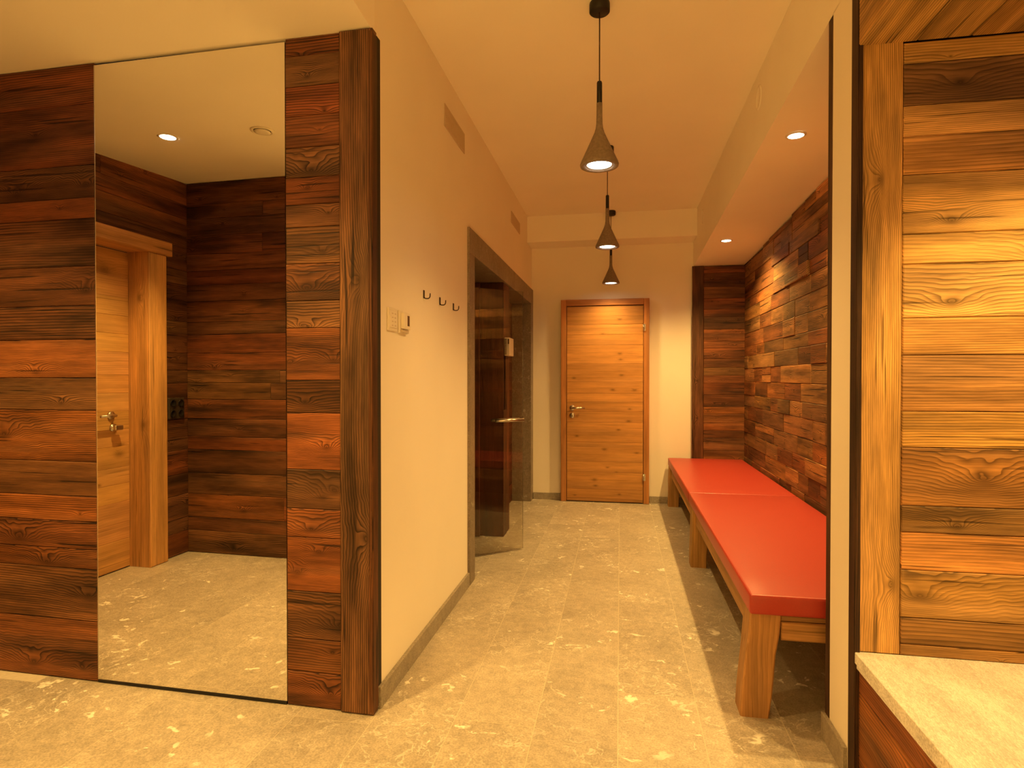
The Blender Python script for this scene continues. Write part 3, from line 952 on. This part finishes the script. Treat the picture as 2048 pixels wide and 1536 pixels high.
g = 'recessed downlights in the soffit over the bench'
downlight(.862, 3.19, soff(3.19), 'larger lit downlight in soffit near the white pier', E_SOFFIT, 140, .8, g)
downlight(.865, 5.19, soff(5.19), 'smaller lit downlight in soffit at the far end of the bench', E_SOFFIT, 140, .8, g)
g = 'recessed downlights in the hall ceiling'
downlight(-2.53, 1.30, zhall(1.30), 'lit downlight seen reflected in the mirror', E_HALL, 104, .7, g, .04)
downlight(-1.35, 1.36, zhall(1.36), 'lit downlight in lowered ceiling in front of the corner post', E_HALL, 104, .7, g, .04)
downlight(-.55, -1.0, ZC, 'added unseen fill downlight behind the viewer, left of the pendants', E_REAR_FILL, 70, .5, g, .04)  # added out of view: its bounce off the floor brightens the ceilings
downlight(.35, -1.0, ZC, 'added unseen fill downlight behind the viewer, right of the pendants', E_REAR_FILL, 70, .5, g, .04)  # second added fill lamp, out of view like the first
downlight(1.30, 1.35, 2.288, 'lit downlight in the board ceiling above the stone seat', E_NICHE, 120, .6)

# ------------------------------------------------------------------ small things on the walls
nm = ['nearest the switches', 'in the middle of the row', 'nearest the stone door surround']
for yy, n_ in zip((2.693, 2.946, 3.197), nm):
    h = tag(empty('wall_hook', (XL, yy, 1.64)), 'small dark metal coat hook %s' % n_, 'hook', 'coat hooks on the white wall')
    box('back_plate', XL + .0005, XL + .004, yy - .0065, yy + .0065, 1.645, 1.684, 'bronze', h, .001)
    tube('hook_arm', [(XL + .0035, yy, 1.682), (XL + .0035, yy, 1.652), (XL + .006, yy, 1.646), (XL + .012, yy, 1.644), (XL + .024, yy, 1.644), (XL + .030, yy, 1.648), (XL + .0325, yy, 1.655), (XL + .033, yy, 1.668)], .0028, 'bronze', h, 10)

s = tag(empty('switch_panel', (XL, 2.29, 1.46)), 'flat white touch switch panel beside the thermostat', 'switch')
box('plate', XL + .0005, XL + .008, 2.243, 2.340, 1.46, 1.552, 'white_plastic', s, .0015)
box('inner_plate', XL + .008, XL + .011, 2.252, 2.331, 1.472, 1.544, 'white_plastic', s, .001)
for yy in (2.27, 2.30):
    for k in range(4):
        box('symbol', XL + .011, XL + .0115, yy, yy + .014, 1.480 + k * .016, 1.484 + k * .016, 'vent', s)
t = tag(empty('thermostat', (XL, 2.41, 1.46)), 'white room thermostat with dark display near the hooks', 'thermostat')
box('plate', XL + .0005, XL + .008, 2.359, 2.459, 1.458, 1.552, 'white_plastic', t, .0015)
box('body', XL + .008, XL + .024, 2.376, 2.452, 1.476, 1.545, 'white_plastic', t, .002)
box('display', XL + .024, XL + .0248, 2.413, 2.437, 1.490, 1.534, 'display', t)
box('flap', XL + .008, XL + .016, 2.376, 2.452, 1.460, 1.474, 'vent', t, .001)

for y0, y1, z0, z1, lb in ((3.03, 3.437, 2.598, 2.717, 'larger flat rectangular vent grille high on the near part of the wall'), (4.985, 5.416, 2.59, 2.69, 'smaller-looking rectangular vent grille high above the stone surround')):
    v = tag(empty('vent_grille', (XL, (y0 + y1) / 2, z0)), lb, 'vent', 'vent grilles on the left corridor wall')
    box('frame', XL + .0005, XL + .005, y0, y1, z0, z1, 'vent', v, .001)
    n = 9
    for k in range(n):
        zc = z0 + .012 + (z1 - z0 - .024) * k / (n - 1)
        box('slat', XL + .005, XL + .0065, y0 + .01, y1 - .01, zc - .0035, zc + .0035, 'vent', v)

for yy, zc, lb in ((3.33, 2.745, 'round white cover on soffit face near the pier'), (5.50, 2.70, 'round white cover on soffit face at the far end')):
    q = lathe('inspection_cover', [(0, .001), (.050, .001), (.052, .004), (.055, .004), (.056, .002), (.064, .0015), (.064, 0), (0, 0)], 'ceil', None, 36)
    q.matrix_basis = Matrix.Translation((XR - .0005, yy, zc)) @ Matrix.Rotation(math.radians(-90), 4, 'Y')
    tag(q, lb, 'cover', 'round covers on the soffit face')
q = tag(empty('ceiling_vent', (-1.96, 1.26, zhall(1.26))), 'round white ceiling air valve, seen reflected in the mirror', 'vent')
lathe('ring', [(.045, 0), (.062, 0), (.062, -.006), (.05, -.01), (.045, -.004)], 'white_plastic', q, 36, (-1.96, 1.26, zhall(1.26)))
lathe('disc', [(0, -.008), (.042, -.008), (.044, -.011), (.03, -.016), (0, -.017)], 'white_plastic', q, 36, (-1.96, 1.26, zhall(1.26)))
lathe('throat', [(.0, -.001), (.046, -.001), (.046, -.004), (0, -.004)], 'shadow', q, 36, (-1.96, 1.26, zhall(1.26)))
